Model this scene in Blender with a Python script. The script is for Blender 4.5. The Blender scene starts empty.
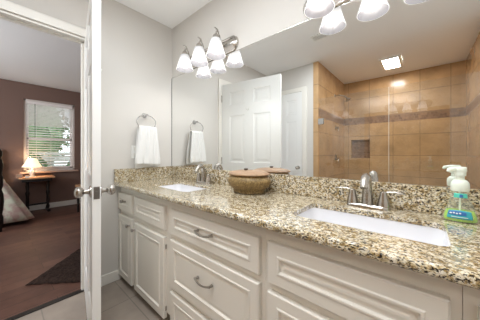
import bpy, bmesh, math, random
from mathutils import Vector, Matrix
random.seed(7)
PI = math.pi
S = bpy.context.scene
COL = S.collection

# ------------------------------------------------------------------ camera
cam_d = bpy.data.cameras.new('camera')
cam = bpy.data.objects.new('camera', cam_d)
COL.objects.link(cam)
cam.location = (1.98, -1.19, 1.09)
cam.rotation_euler = (PI / 2, 0, math.radians(41))
cam_d.sensor_width = 36.0
cam_d.lens = 209 / 480 * 36
cam_d.shift_y = -7 / 480
cam_d.clip_start = 0.02
S.camera = cam

# ------------------------------------------------------------------ world, exposure
w = bpy.data.worlds.new('sky')
S.world = w
w.use_nodes = True
wn = w.node_tree.nodes
bg = wn['Background']
bg.inputs[0].default_value = (0.86, 0.93, 1.0, 1)
bg.inputs[1].default_value = 1.8
S.view_settings.view_transform = 'Standard'
S.view_settings.look = 'None'
S.view_settings.gamma = 1.0
S.view_settings.use_curve_mapping = False
S.view_settings.exposure = 0.74
cy = S.cycles
cy.use_denoising = True
cy.max_bounces = 14
cy.diffuse_bounces = 8
cy.glossy_bounces = 8
cy.transmission_bounces = 8
cy.transparent_max_bounces = 16
cy.caustics_reflective = True
cy.caustics_refractive = False
cy.sample_clamp_indirect = 6.0
cy.blur_glossy = 0.5

ROOM_W = 20.0        # added overhead fill, no fixture behind it
ROOM_P = 2.2  # added point fill in mid room, no lamp stands there
BULB = 4.0           # vanity bulbs, as seen
VANITY_W = 1.05       # light thrown down out of each shade
SHADE = 1.0          # opal glass glow
SHOWER = 34.0        # recessed shower lamp
LAMP = 0.7          # bedside lamp shade glow

def area_light(name, loc, rot, sx, sy, power, col):
    d = bpy.data.lights.new(name, 'AREA')
    d.shape = 'RECTANGLE'; d.size = sx; d.size_y = sy
    d.energy = power; d.color = col
    o = bpy.data.objects.new(name, d)
    o.location = loc; o.rotation_euler = rot
    COL.objects.link(o)
    return o
# added fill standing in for daylight at an added, unseen window opening
area_light('bedroom_fill_light', (-1.5, -3.36, 1.5), (PI / 2 + 0.45, 0, 0), 1.5, 1.3, 42, (0.94, 0.97, 1.0))

# added bathroom fill: soft area light overhead and an unseen point light
o = area_light('overhead_fill_light', (1.40, -1.08, 2.385), (0, 0, 0), 1.1, 0.8, ROOM_W, (0.90, 0.955, 1.0))
o.data.cycles.use_multiple_importance_sampling = False
ld = bpy.data.lights.new('room_fill_light', 'POINT')
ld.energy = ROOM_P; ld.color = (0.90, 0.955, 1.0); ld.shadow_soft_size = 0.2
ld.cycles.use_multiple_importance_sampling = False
lo = bpy.data.objects.new('room_fill_light', ld); COL.objects.link(lo); lo.location = (0.72, -0.45, 1.62)

# ------------------------------------------------------------------ helpers
class MB:
    def __init__(self):
        self.bm = bmesh.new()
    def box(self, x0, x1, y0, y1, z0, z1):
        v = [self.bm.verts.new((x, y, z)) for x in (x0, x1) for y in (y0, y1) for z in (z0, z1)]
        for f in ((0, 1, 3, 2), (4, 6, 7, 5), (0, 4, 5, 1), (2, 3, 7, 6), (0, 2, 6, 4), (1, 5, 7, 3)):
            self.bm.faces.new([v[i] for i in f])
        return self
    def loft(self, rings, cap0=True, cap1=True, closed=True):
        R = [[self.bm.verts.new(p) for p in r] for r in rings]
        n = len(R[0])
        for a, b in zip(R, R[1:]):
            for i in range(n if closed else n - 1):
                j = (i + 1) % n
                self.bm.faces.new((a[i], a[j], b[j], b[i]))
        if cap0: self.bm.faces.new(R[0][::-1])
        if cap1: self.bm.faces.new(R[-1])
        return self
    def tube(self, pts, rad, seg=10, cap=True, flat=1.0):
        pts = [Vector(p) for p in pts]
        if not hasattr(rad, '__len__'): rad = [rad] * len(pts)
        rings = []
        up = None
        for i, p in enumerate(pts):
            t = (pts[min(i + 1, len(pts) - 1)] - pts[max(i - 1, 0)]).normalized()
            if up is None:
                up = Vector((0, 0, 1)) if abs(t.z) < 0.9 else Vector((1, 0, 0))
            s = t.cross(up).normalized()
            up = s.cross(t).normalized()
            rings.append([p + rad[i] * (math.cos(2 * PI * k / seg) * s + flat * math.sin(2 * PI * k / seg) * up) for k in range(seg)])
        return self.loft(rings, cap, cap)
    def ring(self, c, a, b, r, ax1, ax2, n=32, seg=8):
        c = Vector(c); ax1 = Vector(ax1); ax2 = Vector(ax2); nn = ax1.cross(ax2).normalized()
        R = []
        for i in range(n):
            t = 2 * PI * i / n
            d = (math.cos(t) * ax1 + math.sin(t) * ax2)
            p = c + a * math.cos(t) * ax1 + b * math.sin(t) * ax2
            R.append([self.bm.verts.new(p + r * (math.cos(2 * PI * k / seg) * d + math.sin(2 * PI * k / seg) * nn)) for k in range(seg)])
        for i in range(n):
            A, B = R[i], R[(i + 1) % n]
            for k in range(seg):
                l = (k + 1) % seg
                self.bm.faces.new((A[k], A[l], B[l], B[k]))
        return self
    def lathe(self, prof, c=(0, 0, 0), seg=28, sx=1.0, sy=1.0, cap0=True, cap1=True):
        c = Vector(c)
        rings = [[c + Vector((max(r, 1e-4) * sx * math.cos(2 * PI * k / seg), max(r, 1e-4) * sy * math.sin(2 * PI * k / seg), z)) for k in range(seg)] for r, z in prof]
        return self.loft(rings, cap0, cap1)
    def prism(self, poly, axis, a, b):
        def P(u, v, w):
            return {'x': (w, u, v), 'y': (u, w, v), 'z': (u, v, w)}[axis]
        return self.loft([[P(u, v, a) for u, v in poly], [P(u, v, b) for u, v in poly]])
    def sphere(self, c, r, sx=1, sy=1, sz=1, u=16, v=10):
        prof = [(r * math.sin(PI * i / v), -r * math.cos(PI * i / v) * sz) for i in range(v + 1)]
        return self.lathe(prof, c, u, sx, sy, True, True)
    def build(self, name, mat, parent=None, smooth=False, bevel=0.0, solid=0.0, subd=0):
        bm = self.bm
        bmesh.ops.remove_doubles(bm, verts=bm.verts, dist=1e-6)
        bmesh.ops.recalc_face_normals(bm, faces=bm.faces)
        me = bpy.data.meshes.new(name)
        bm.to_mesh(me); bm.free()
        if smooth:
            for p in me.polygons: p.use_smooth = True
            try: me.set_sharp_from_angle(angle=math.radians(48))
            except Exception: pass
        for m in (mat if isinstance(mat, (list, tuple)) else [mat]): me.materials.append(m)
        o = bpy.data.objects.new(name, me)
        COL.objects.link(o)
        if parent is not None: attach(o, parent)
        if solid:
            s = o.modifiers.new('solid', 'SOLIDIFY'); s.thickness = solid; s.offset = 0
        if bevel:
            b = o.modifiers.new('bevel', 'BEVEL'); b.width = bevel; b.segments = 2; b.limit_method = 'ANGLE'
        if subd:
            s = o.modifiers.new('subd', 'SUBSURF'); s.levels = subd; s.render_levels = subd
        return o

def world_loc(o):
    v = Vector(o.location)
    return v
def wmat(o):
    m = Matrix.LocRotScale(o.location, o.rotation_euler, None)
    if o.parent is not None: m = wmat(o.parent) @ o.matrix_parent_inverse @ m
    return m
def attach(o, parent):
    o.parent = parent
    o.matrix_parent_inverse = wmat(parent).inverted()
def tag(o, label, cat=None, group=None, kind=None):
    o['label'] = label
    if cat: o['category'] = cat
    if group: o['group'] = group
    if kind: o['kind'] = kind
    return o
def thing(name, loc, label, cat, group=None, kind=None):
    o = bpy.data.objects.new(name, None)
    o.empty_display_size = 0.05
    COL.objects.link(o)
    o.location = loc
    return tag(o, label, cat, group, kind)
def struct(name, mb, mat, label, cat, bevel=0.0):
    return tag(mb.build(name, mat, None, False, bevel), label, cat, None, 'structure')
def copy_tree(o, delta=None, label=None, parent=None):
    c = o.copy(); COL.objects.link(c)
    if parent is not None:
        c.parent = parent; c.matrix_parent_inverse = o.matrix_parent_inverse.copy()
    if delta is not None: c.location = Vector(o.location) + Vector(delta)
    if label: c['label'] = label
    for ch in [x for x in COL.objects if x.parent == o]:
        copy_tree(ch, None, None, c)
    return c

# ------------------------------------------------------------------ materials
def mat(name, col=(0.8, 0.8, 0.8), rough=0.5, metal=0.0, emit=None, estr=0.0, spec=None, coat=0.0, bump=None):
    m = bpy.data.materials.new(name); m.use_nodes = True
    b = m.node_tree.nodes['Principled BSDF']
    b.inputs['Base Color'].default_value = (*col, 1)
    b.inputs['Roughness'].default_value = rough
    b.inputs['Metallic'].default_value = metal
    if spec is not None: b.inputs['Specular IOR Level'].default_value = spec
    if coat: b.inputs['Coat Weight'].default_value = coat; b.inputs['Coat Roughness'].default_value = 0.08
    if emit: b.inputs['Emission Color'].default_value = (*emit, 1); b.inputs['Emission Strength'].default_value = estr
    if bump: add_bump(m, *bump)
    return m
def N(m, t, **kw):
    n = m.node_tree.nodes.new(t)
    for k, v in kw.items():
        if k in n.inputs: n.inputs[k].default_value = v
        else: setattr(n, k, v)
    return n
def L(m, a, b): m.node_tree.links.new(a, b)
def coords(m, rot=(0, 0, 0), scale=(1, 1, 1)):
    tc = N(m, 'ShaderNodeTexCoord'); mp = N(m, 'ShaderNodeMapping')
    mp.inputs['Rotation'].default_value = rot; mp.inputs['Scale'].default_value = scale
    L(m, tc.outputs['Object'], mp.inputs['Vector'])
    return mp.outputs['Vector']
def add_bump(m, scale, strength, dist=0.002):
    v = coords(m)
    n = N(m, 'ShaderNodeTexNoise'); n.inputs['Scale'].default_value = scale; n.inputs['Detail'].default_value = 3
    L(m, v, n.inputs['Vector'])
    b = N(m, 'ShaderNodeBump'); b.inputs['Strength'].default_value = strength; b.inputs['Distance'].default_value = dist
    L(m, n.outputs['Fac'], b.inputs['Height'])
    L(m, b.outputs['Normal'], m.node_tree.nodes['Principled BSDF'].inputs['Normal'])
def ramp(m, stops, interp='LINEAR'):
    r = N(m, 'ShaderNodeValToRGB'); cr = r.color_ramp; cr.interpolation = interp
    while len(cr.elements) < len(stops): cr.elements.new(0.5)
    for e, (p, c) in zip(cr.elements, stops):
        e.position = p; e.color = (*c, 1)
    return r
def mix(m, fac, a, b):
    x = N(m, 'ShaderNodeMix', data_type='RGBA')
    if hasattr(fac, 'links'): L(m, fac, x.inputs[0])
    else: x.inputs[0].default_value = fac
    for s, i in ((a, 6), (b, 7)):
        if hasattr(s, 'links'): L(m, s, x.inputs[i])
        else: x.inputs[i].default_value = (*s, 1)
    return x.outputs[2]
def noise(m, v, scale, detail=4, rough=0.55, dist=0.0):
    n = N(m, 'ShaderNodeTexNoise'); n.inputs['Scale'].default_value = scale; n.inputs['Detail'].default_value = detail
    n.inputs['Roughness'].default_value = rough; n.inputs['Distortion'].default_value = dist
    L(m, v, n.inputs['Vector']); return n.outputs['Fac']

M = {}
M['wall'] = mat('wall_paint', (0.62, 0.595, 0.56), 0.75, bump=(120, 0.08))
M['ceiling'] = mat('ceiling_paint', (0.87, 0.87, 0.865), 0.85, bump=(90, 0.12))
M['trim'] = mat('trim_paint', (0.78, 0.755, 0.70), 0.35)
M['door'] = mat('door_paint', (0.80, 0.80, 0.785), 0.32)
M['cab'] = mat('cabinet_paint', (0.75, 0.715, 0.65), 0.36)
M['brown'] = mat('brown_wall_paint', (0.175, 0.108, 0.086), 0.75, bump=(120, 0.08))
M['porcelain'] = mat('porcelain', (0.74, 0.74, 0.77), 0.08, coat=0.5)
M['nickel'] = mat('brushed_nickel', (0.50, 0.475, 0.44), 0.22, 1.0)
M['pewter'] = mat('dark_pewter', (0.36, 0.335, 0.30), 0.28, 1.0)
M['chrome'] = mat('chrome', (0.62, 0.62, 0.62), 0.12, 1.0)
M['mirror'] = mat('mirror_silver', (0.90, 0.91, 0.905), 0.0, 1.0)
M['dark'] = mat('dark_edge', (0.03, 0.03, 0.03), 0.5)
M['towel'] = mat('white_terry', (0.76, 0.755, 0.74), 0.95, spec=0.1, bump=(420, 0.5, 0.003))
M['white'] = mat('white_plastic', (0.84, 0.84, 0.81), 0.35)
M['frost'] = mat('frosted_plastic', (0.80, 0.86, 0.76), 0.35)
M['green'] = mat('green_soap', (0.36, 0.70, 0.05), 0.08, coat=0.6)
M['teal'] = mat('teal_label', (0.05, 0.42, 0.50), 0.3)
M['navy'] = mat('navy_label', (0.04, 0.16, 0.42), 0.3)
M['mint'] = mat('mint_label', (0.10, 0.60, 0.48), 0.3)
M['black'] = mat('black_lacquer', (0.012, 0.009, 0.008), 0.35)
M['rail'] = mat('blind_white', (0.85, 0.80, 0.785), 0.45)
M['wtrim'] = mat('window_trim', (0.72, 0.66, 0.62), 0.4)
M['sillwood'] = mat('sill_wood', (0.50, 0.34, 0.27), 0.4)
M['bulb'] = mat('bulb_glow', (1, 1, 1), 0.4, emit=(1.0, 0.93, 0.84), estr=BULB)
M['diffuser'] = mat('shower_diffuser', (0.9, 0.9, 0.9), 0.4, emit=(1.0, 0.96, 0.91), estr=SHOWER)
M['lampshade'] = mat('lamp_shade_linen', (0.85, 0.78, 0.65), 0.8, emit=(1.0, 0.78, 0.50), estr=LAMP)
M['lead'] = mat('ceramic_lamp', (0.75, 0.72, 0.66), 0.3)
M['fence'] = mat('pale_siding', (0.60, 0.56, 0.52), 0.7)
M['bark'] = mat('bark', (0.10, 0.07, 0.05), 0.9)
M['hole'] = mat('drain_dark', (0.05, 0.05, 0.05), 0.4)

# opal glass: glows more around the bulb than at the neck
def opal(name, lo, hi, col):
    m = mat(name, col, 0.25, emit=(1.0, 0.965, 0.94), estr=1.0)
    v = coords(m); sp = N(m, 'ShaderNodeSeparateXYZ'); L(m, v, sp.inputs[0])
    r = N(m, 'ShaderNodeMapRange'); r.interpolation_type = 'SMOOTHSTEP'
    r.inputs['From Min'].default_value = 1.95; r.inputs['From Max'].default_value = 1.865
    r.inputs['To Min'].default_value = lo; r.inputs['To Max'].default_value = hi
    L(m, sp.outputs[2], r.inputs['Value'])
    L(m, r.outputs[0], m.node_tree.nodes['Principled BSDF'].inputs['Emission Strength'])
    return m
M['opal'] = opal('opal_glass', 0.03 * SHADE, 0.62 * SHADE, (0.62, 0.62, 0.635))
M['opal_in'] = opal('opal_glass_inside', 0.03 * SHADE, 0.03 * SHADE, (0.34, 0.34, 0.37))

def clear(name, col, ior=1.5, rough=0.0):
    m = bpy.data.materials.new(name); m.use_nodes = True; nt = m.node_tree
    nt.nodes.remove(nt.nodes['Principled BSDF'])
    t = N(m, 'ShaderNodeBsdfTransparent'); t.inputs[0].default_value = (*col, 1)
    g = N(m, 'ShaderNodeBsdfGlossy'); g.inputs['Roughness'].default_value = rough
    f = N(m, 'ShaderNodeFresnel'); f.inputs['IOR'].default_value = ior
    x = N(m, 'ShaderNodeMixShader')
    ge = N(m, 'ShaderNodeNewGeometry')
    mu = N(m, 'ShaderNodeMath', operation='SUBTRACT', use_clamp=True)      # outer faces only
    L(m, f.outputs[0], mu.inputs[0]); L(m, ge.outputs['Backfacing'], mu.inputs[1])
    L(m, mu.outputs[0], x.inputs[0]); L(m, t.outputs[0], x.inputs[1]); L(m, g.outputs[0], x.inputs[2])
    L(m, x.outputs[0], nt.nodes['Material Output'].inputs[0])
    return m
M['glass'] = clear('shower_glass', (0.965, 0.97, 0.96), 2.1)
M['pane'] = clear('window_glass', (0.95, 0.97, 0.96))
M['bottle'] = clear('clear_plastic', (0.97, 0.975, 0.96), 1.45, 0.05)
def haze(m, amount):
    nt = m.node_tree; out = nt.nodes['Material Output']; src = out.inputs[0].links[0].from_socket
    d = N(m, 'ShaderNodeBsdfDiffuse'); d.inputs[0].default_value = (0.80, 0.82, 0.76, 1)
    x = N(m, 'ShaderNodeMixShader'); x.inputs[0].default_value = amount
    L(m, src, x.inputs[1]); L(m, d.outputs[0], x.inputs[2]); L(m, x.outputs[0], out.inputs[0])
haze(M['bottle'], 0.14)      # the plastic is slightly cloudy

# granite
def granite():
    m = mat('granite', rough=0.16, coat=0.8)
    b = m.node_tree.nodes['Principled BSDF']
    v = coords(m, (0.3, 0.2, 0.5), (1.25, 1.6, 1.5))
    v2 = coords(m, (0.2, 0.3, 0.5), (1.1, 2.1, 1.8))
    base = ramp(m, [(0.30, (0.17, 0.105, 0.04)), (0.42, (0.42, 0.31, 0.15)), (0.495, (0.71, 0.63, 0.46)), (0.63, (0.82, 0.775, 0.67))])
    L(m, noise(m, v, 34, 6, 0.65, 0.7), base.inputs[0])
    gold = ramp(m, [(0.54, (0, 0, 0)), (0.62, (1, 1, 1))])
    L(m, noise(m, v, 80, 3, 0.6, 0.3), gold.inputs[0])
    c = mix(m, gold.outputs[0], base.outputs[0], (0.37, 0.25, 0.09))
    grey = ramp(m, [(0.55, (0, 0, 0)), (0.62, (1, 1, 1))])
    L(m, noise(m, v2, 44, 5, 0.68, 0.9), grey.inputs[0])
    c = mix(m, grey.outputs[0], c, (0.17, 0.125, 0.08))
    cl = ramp(m, [(0.53, (0, 0, 0)), (0.565, (1, 1, 1))])
    L(m, noise(m, v2, 120, 3, 0.6, 0.4), cl.inputs[0])
    c = mix(m, cl.outputs[0], c, (0.028, 0.019, 0.013))
    L(m, c, b.inputs['Base Color'])
    return m
M['granite'] = granite()

# tiles (rows on two axes picked by the rotation)
def tile(name, c1, c2, grout, w, h, rot, rough=0.3, gap=0.004, bumpy=0.25, off=(0, 0, 0), stag=0.0, nscale=5, spec=None):
    m = mat(name, rough=rough, spec=spec)
    b = m.node_tree.nodes['Principled BSDF']
    v = coords(m, rot)
    a = N(m, 'ShaderNodeVectorMath', operation='ADD'); a.inputs[1].default_value = off
    L(m, v, a.inputs[0])
    br = N(m, 'ShaderNodeTexBrick'); br.offset = stag; br.squash = 1.0
    L(m, a.outputs[0], br.inputs['Vector'])
    br.inputs['Color1'].default_value = (*c1, 1); br.inputs['Color2'].default_value = (*c2, 1); br.inputs['Mortar'].default_value = (*grout, 1)
    br.inputs['Scale'].default_value = 1.0; br.inputs['Mortar Size'].default_value = gap; br.inputs['Mortar Smooth'].default_value = 0.2
    br.inputs['Brick Width'].default_value = w; br.inputs['Row Height'].default_value = h; br.inputs['Bias'].default_value = 0.0
    n = noise(m, v, nscale, 5, 0.6)
    hs = N(m, 'ShaderNodeHueSaturation')
    mr = N(m, 'ShaderNodeMapRange'); mr.inputs['From Min'].default_value = 0.3; mr.inputs['From Max'].default_value = 0.7
    mr.inputs['To Min'].default_value = 0.82; mr.inputs['To Max'].default_value = 1.15
    L(m, n, mr.inputs['Value']); L(m, mr.outputs[0], hs.inputs['Value']); L(m, br.outputs['Color'], hs.inputs['Color'])
    L(m, hs.outputs[0], b.inputs['Base Color'])
    bu = N(m, 'ShaderNodeBump'); bu.inputs['Strength'].default_value = bumpy; bu.inputs['Distance'].default_value = 0.003; bu.invert = True
    L(m, br.outputs['Fac'], bu.inputs['Height']); L(m, bu.outputs[0], b.inputs['Normal'])
    return m
TAN1, TAN2, GR = (0.52, 0.335, 0.175), (0.46, 0.29, 0.145), (0.27, 0.18, 0.10)
XZ = (-PI / 2, 0, 0)
M['tile_xz'] = tile('tan_tile_rear', TAN1, TAN2, GR, 0.34, 0.34, (PI / 2, 0, 0), 0.16, off=(0.08, 0.03, 0))
M['tile_yz'] = tile('tan_tile_side', TAN1, TAN2, GR, 0.34, 0.34, (PI / 2, PI / 2, 0), 0.16, off=(0.08, 0.03, 0))
MO1, MO2, MGR = (0.30, 0.165, 0.09), (0.17, 0.095, 0.055), (0.24, 0.15, 0.095)
M['mos_xz'] = tile('mosaic_rear', MO1, MO2, MGR, 0.04, 0.04, (PI / 2, 0, 0), 0.3, 0.003, stag=0.5, nscale=40)
M['mos_yz'] = tile('mosaic_side', MO1, MO2, MGR, 0.04, 0.04, (PI / 2, PI / 2, 0), 0.3, 0.003, stag=0.5, nscale=40)
M['floor'] = tile('grey_floor_tile', (0.34, 0.285, 0.24), (0.31, 0.26, 0.22), (0.22, 0.19, 0.165), 0.45, 0.45, (0, 0, 0), 0.35, 0.004, off=(0.12, 0.1, 0), nscale=4)
M['wood'] = tile('wood_planks', (0.150, 0.075, 0.054), (0.095, 0.046, 0.035), (0.03, 0.016, 0.012), 0.9, 0.125, (0, 0, PI / 2 - 0.02), 0.4, 0.002, stag=0.37, nscale=9, spec=0.2)

def streak(name, c1, c2, scale, rough=0.4, sc=(1, 12, 12)):
    m = mat(name, rough=rough); v = coords(m, scale=sc)
    r = ramp(m, [(0.3, c1), (0.7, c2)]); L(m, noise(m, v, scale, 4, 0.6, 0.5), r.inputs[0])
    L(m, r.outputs[0], m.node_tree.nodes['Principled BSDF'].inputs['Base Color']); return m
M['tablewood'] = streak('table_wood', (0.40, 0.20, 0.10), (0.52, 0.30, 0.16), 3)
M['basket_lid'] = streak('gourd_lid', (0.25, 0.14, 0.075), (0.43, 0.29, 0.18), 8, 0.5, (1, 5, 1))
def woven():
    m = mat('carved_gourd', rough=0.5)
    v = coords(m, (0, 0, 0), (1, 1, 0.6))
    n1 = noise(m, v, 75, 4, 0.7, 1.5)
    r = ramp(m, [(0.35, (0.09, 0.052, 0.016)), (0.5, (0.21, 0.135, 0.045)), (0.68, (0.38, 0.26, 0.11))]); L(m, n1, r.inputs[0])
    b = m.node_tree.nodes['Principled BSDF']; L(m, r.outputs[0], b.inputs['Base Color'])
    bu = N(m, 'ShaderNodeBump'); bu.inputs['Strength'].default_value = 0.4; bu.inputs['Distance'].default_value = 0.003
    L(m, n1, bu.inputs['Height']); L(m, bu.outputs[0], b.inputs['Normal'])
    return m
M['basket'] = woven()
def spotty(name, a, b_, scale, rough, lo=0.4, hi=0.6, bs=0.6):
    m = mat(name, rough=rough, spec=0.15); v = coords(m)
    n = noise(m, v, scale, 5, 0.65)
    r = ramp(m, [(lo, a), (hi, b_)]); L(m, n, r.inputs[0])
    b = m.node_tree.nodes['Principled BSDF']; L(m, r.outputs[0], b.inputs['Base Color'])
    bu = N(m, 'ShaderNodeBump'); bu.inputs['Strength'].default_value = bs; bu.inputs['Distance'].default_value = 0.01
    L(m, n, bu.inputs['Height']); L(m, bu.outputs[0], b.inputs['Normal'])
    return m
M['rug'] = spotty('shag_rug', (0.018, 0.010, 0.008), (0.055, 0.034, 0.026), 60, 0.95, 0.35, 0.65, 1.0)
M['quilt'] = spotty('floral_quilt', (0.55, 0.38, 0.34), (0.68, 0.68, 0.55), 7, 0.9, 0.42, 0.58, 0.2)
M['leaf'] = spotty('leaves', (0.12, 0.22, 0.10), (0.26, 0.38, 0.20), 3, 0.6)
M['lawn'] = spotty('lawn', (0.08, 0.14, 0.04), (0.14, 0.22, 0.07), 10, 0.9)

# ------------------------------------------------------------------ the setting
CZ = 2.395                 # ceiling
RX = 2.45                  # right wall
YR, YS = -1.80, -3.12      # rear wall of the bathroom, rear wall of the shower
SX = 0.87                  # left wall of the shower
DY0, DY1, DH = -1.56, -0.737, 1.985    # doorway in the left wall

struct('floor', MB().box(-0.05, RX + 0.1, YS - 0.1, 0.1, -0.1, 0.0), M['floor'], 'grey taupe square floor tiles in front of the white vanity', 'floor')
struct('floor_bedroom', MB().box(-3.75, -0.05, -3.5, 1.2, -0.1, 0.0), M['wood'], 'dark reddish brown plank floor of the bedroom beyond the doorway', 'floor')
tag(MB().box(-0.075, -0.025, DY0, DY1, 0.0, 0.006).build('trim_1', M['black'], bevel=0.003), 'thin dark threshold strip between plank floor and grey tile', 'threshold', None, 'structure')
struct('ceiling', MB().box(-0.05, RX + 0.1, YS - 0.1, 0.1, CZ, CZ + 0.1), M['ceiling'], 'flat white bathroom ceiling, seen mostly in the mirror', 'ceiling')
struct('ceiling_bedroom', MB().box(-3.75, -0.05, -3.5, 1.2, CZ + 0.005, CZ + 0.1), M['ceiling'], 'flat grey white ceiling of the bedroom above the brown wall', 'ceiling')
struct('wall_front', MB().box(-0.1, RX + 0.1, 0.0, 0.1, 0, CZ), M['wall'], 'cream painted wall behind the big mirror and vanity lights', 'wall')
struct('wall_left', MB().box(-0.05, 0, DY1, 0.0, 0, CZ).box(-0.05, 0, YR, DY0, 0, CZ).box(-0.05, 0, DY0, DY1, DH, CZ),
       M['wall'], 'cream painted wall with the doorway and the towel ring', 'wall')
struct('wall_right', MB().box(RX, RX + 0.1, YR, 0.1, 0, CZ), M['wall'], 'cream painted wall at the right end of the vanity', 'wall')
struct('wall_rear', MB().box(-0.05, SX - 0.07, YR - 0.1, YR, 0, CZ), M['wall'], 'cream wall with the narrow white closet door, seen in the mirror', 'wall')
# bedroom shell
struct('wall_bedroom_near', MB().box(-0.10, -0.05, DY1, 1.2, 0, CZ).box(-0.10, -0.05, -3.5, DY0, 0, CZ).box(-0.10, -0.05, DY0, DY1, DH, CZ),
       M['brown'], 'brown painted bedroom side of the wall around the doorway', 'wall')
WX, WY0, WY1, WZ0, WZ1 = -3.6, -0.897, -0.140, 0.735, 2.105
struct('wall_bedroom_far', MB().box(WX - 0.12, WX, -3.5, WY0, 0, CZ).box(WX - 0.12, WX, WY1, 1.2, 0, CZ)
       .box(WX - 0.12, WX, WY0, WY1, 0, WZ0).box(WX - 0.12, WX, WY0, WY1, WZ1, CZ), M['brown'], 'dark brown bedroom wall around the bright window', 'wall')
struct('wall_bedroom_left', MB().box(-3.7, -2.3, -3.5, -3.4, 0, CZ).box(-0.7, -0.05, -3.5, -3.4, 0, CZ).box(-2.3, -0.7, -3.5, -3.4, 0, 0.8).box(-2.3, -0.7, -3.5, -3.4, 2.2, CZ),
       M['brown'], 'brown bedroom wall out of frame with an added window opening for daylight', 'wall')  # opening added to let daylight into the bedroom
struct('wall_bedroom_right', MB().box(-3.7, -0.05, 1.1, 1.2, 0, CZ), M['brown'], 'brown bedroom wall hidden by the open door', 'wall')
# shower shell: tiled panels with a mosaic band
B0, B1 = 1.61, 1.735
def shower_wall(name, x0, x1, y0, y1, ax, label, niche=None):
    r = thing(name, ((x0 + x1) / 2, (y0 + y1) / 2, 0), label, 'wall', None, 'structure')
    mm, mo = (M['tile_xz'], M['mos_xz']) if ax == 'x' else (M['tile_yz'], M['mos_yz'])
    b = MB()
    if niche:
        n0, n1, z0, z1 = niche
        b.box(x0, n0, y0, y1, 0, B0).box(n1, x1, y0, y1, 0, B0).box(n0, n1, y0, y1, 0, z0).box(n0, n1, y0, y1, z1, B0)
        MB().box(n0, n1, y0 - 0.02, y1 - 0.085, z0, z1).build('niche_back', mo, r)
    else:
        b.box(x0, x1, y0, y1, 0, B0)
    b.box(x0, x1, y0, y1, B1, CZ)
    b.build('tile_field', mm, r)
    MB().box(x0, x1, y0, y1, B0, B1).build('mosaic_band', mo, r)
    return r
shower_wall('wall_shower_rear', SX - 0.1, RX + 0.1, YS - 0.1, YS, 'x', 'tan tiled back wall of the shower with brown mosaic band and niche', (0.99, 1.29, 1.0, 1.33))
shower_wall('wall_shower_left', SX - 0.1, SX, YS, YR - 0.004, 'y', 'tan tiled shower wall carrying the shower head')
shower_wall('wall_shower_right', RX, RX + 0.1, YS, YR, 'y', 'tan tiled shower wall at the far right of the mirror')
struct('trim_2', MB().box(SX - 0.072, SX, YR - 0.004, YR + 0.006, 0, CZ), M['tile_yz'], 'vertical strip of tan edge tile at the shower corner', 'trim', 0.002)
struct('trim_3', MB().box(SX, RX, YR - 0.06, YR + 0.06, 0, 0.10), M['tile_xz'], 'low tiled curb under the shower glass', 'curb', 0.004)

# baseboards
def board(name, x0, x1, y0, y1, label, h=0.085):
    b = MB(); b.box(x0, x1, y0, y1, 0, h)
    struct(name, b, M['trim'], label, 'baseboard', 0.004)
board('baseboard_left', 0.0, 0.014, -0.668, -0.502, 'white baseboard between the vanity and the door casing')
board('baseboard_bedroom', WX, WX + 0.014, -3.38, 1.08, 'white baseboard along the brown bedroom wall under the window', 0.10)
board('baseboard_rear', 0.70, SX - 0.073, YR, YR + 0.014, 'short white baseboard beside the closet door casing')

# door casing and jamb of the doorway
cs = MB()
for xa, xb in ((0.0, 0.016), (-0.116, -0.10)):
    cs.box(xa, xb, DY1, DY1 + 0.068, 0, DH + 0.062)
    cs.box(xa, xb, DY0 - 0.068, DY0, 0, DH + 0.062)
    cs.box(xa, xb, DY0, DY1, DH, DH + 0.062)
struct('trim_4', cs, M['trim'], 'cream casing around the bedroom doorway', 'casing', 0.004)
jb = MB()
jb.box(-0.10, 0.0, DY1 - 0.016, DY1, 0, DH).box(-0.10, 0.0, DY0, DY0 + 0.016, 0, DH).box(-0.10, 0.0, DY0 + 0.016, DY1 - 0.016, DH - 0.016, DH)
jb.box(-0.075, -0.045, DY0 + 0.016, DY1 - 0.016, DH - 0.028, DH - 0.016)
jb.box(-0.075, -0.045, DY1 - 0.028, DY1 - 0.016, 0, DH - 0.016)
struct('trim_5', jb, M['trim'], 'cream jamb lining and door stop inside the bedroom doorway', 'jamb', 0.002)

# panel door builder (local: x along the width, y thickness, z up)
def panel_door_mesh(W, H, T, xs, zs, pan):
    b = MB(); bm = b.bm
    for side in (0, 1):
        y = 0 if side == 0 else T
        dirn = 1 if side == 0 else -1
        for i in range(len(xs) - 1):
            for k in range(len(zs) - 1):
                x0, x1, z0, z1 = xs[i], xs[i + 1], zs[k], zs[k + 1]
                if (i, k) in pan:
                    rings = []
                    for ins, dep in ((0, 0), (0.010, 0.009), (0.030, 0.009), (0.050, 0.003)):
                        yy = y + dirn * dep
                        rings.append([(x0 + ins, yy, z0 + ins), (x1 - ins, yy, z0 + ins), (x1 - ins, yy, z1 - ins), (x0 + ins, yy, z1 - ins)])
                    b.loft(rings, False, True)
                else:
                    v = [bm.verts.new(p) for p in ((x0, y, z0), (x1, y, z0), (x1, y, z1), (x0, y, z1))]
                    bm.faces.new(v)
    for a, c in (((0, 0), (W, 0)), ((0, H), (W, H))):
        v = [bm.verts.new(p) for p in ((a[0], 0, a[1]), (c[0], 0, c[1]), (c[0], T, c[1]), (a[0], T, a[1]))]; bm.faces.new(v)
    for x in (0, W):
        v = [bm.verts.new(p) for p in ((x, 0, 0), (x, T, 0), (x, T, H), (x, 0, H))]; bm.faces.new(v)
    return b
def knob_prof(s=1.0):   # along local z, from the door face outwards
    return [(0.030 * s, 0.0), (0.030 * s, 0.006), (0.013 * s, 0.010), (0.010 * s, 0.028), (0.020 * s, 0.034), (0.0275 * s, 0.046), (0.0275 * s, 0.056), (0.020 * s, 0.066), (0.006 * s, 0.069)]

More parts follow.
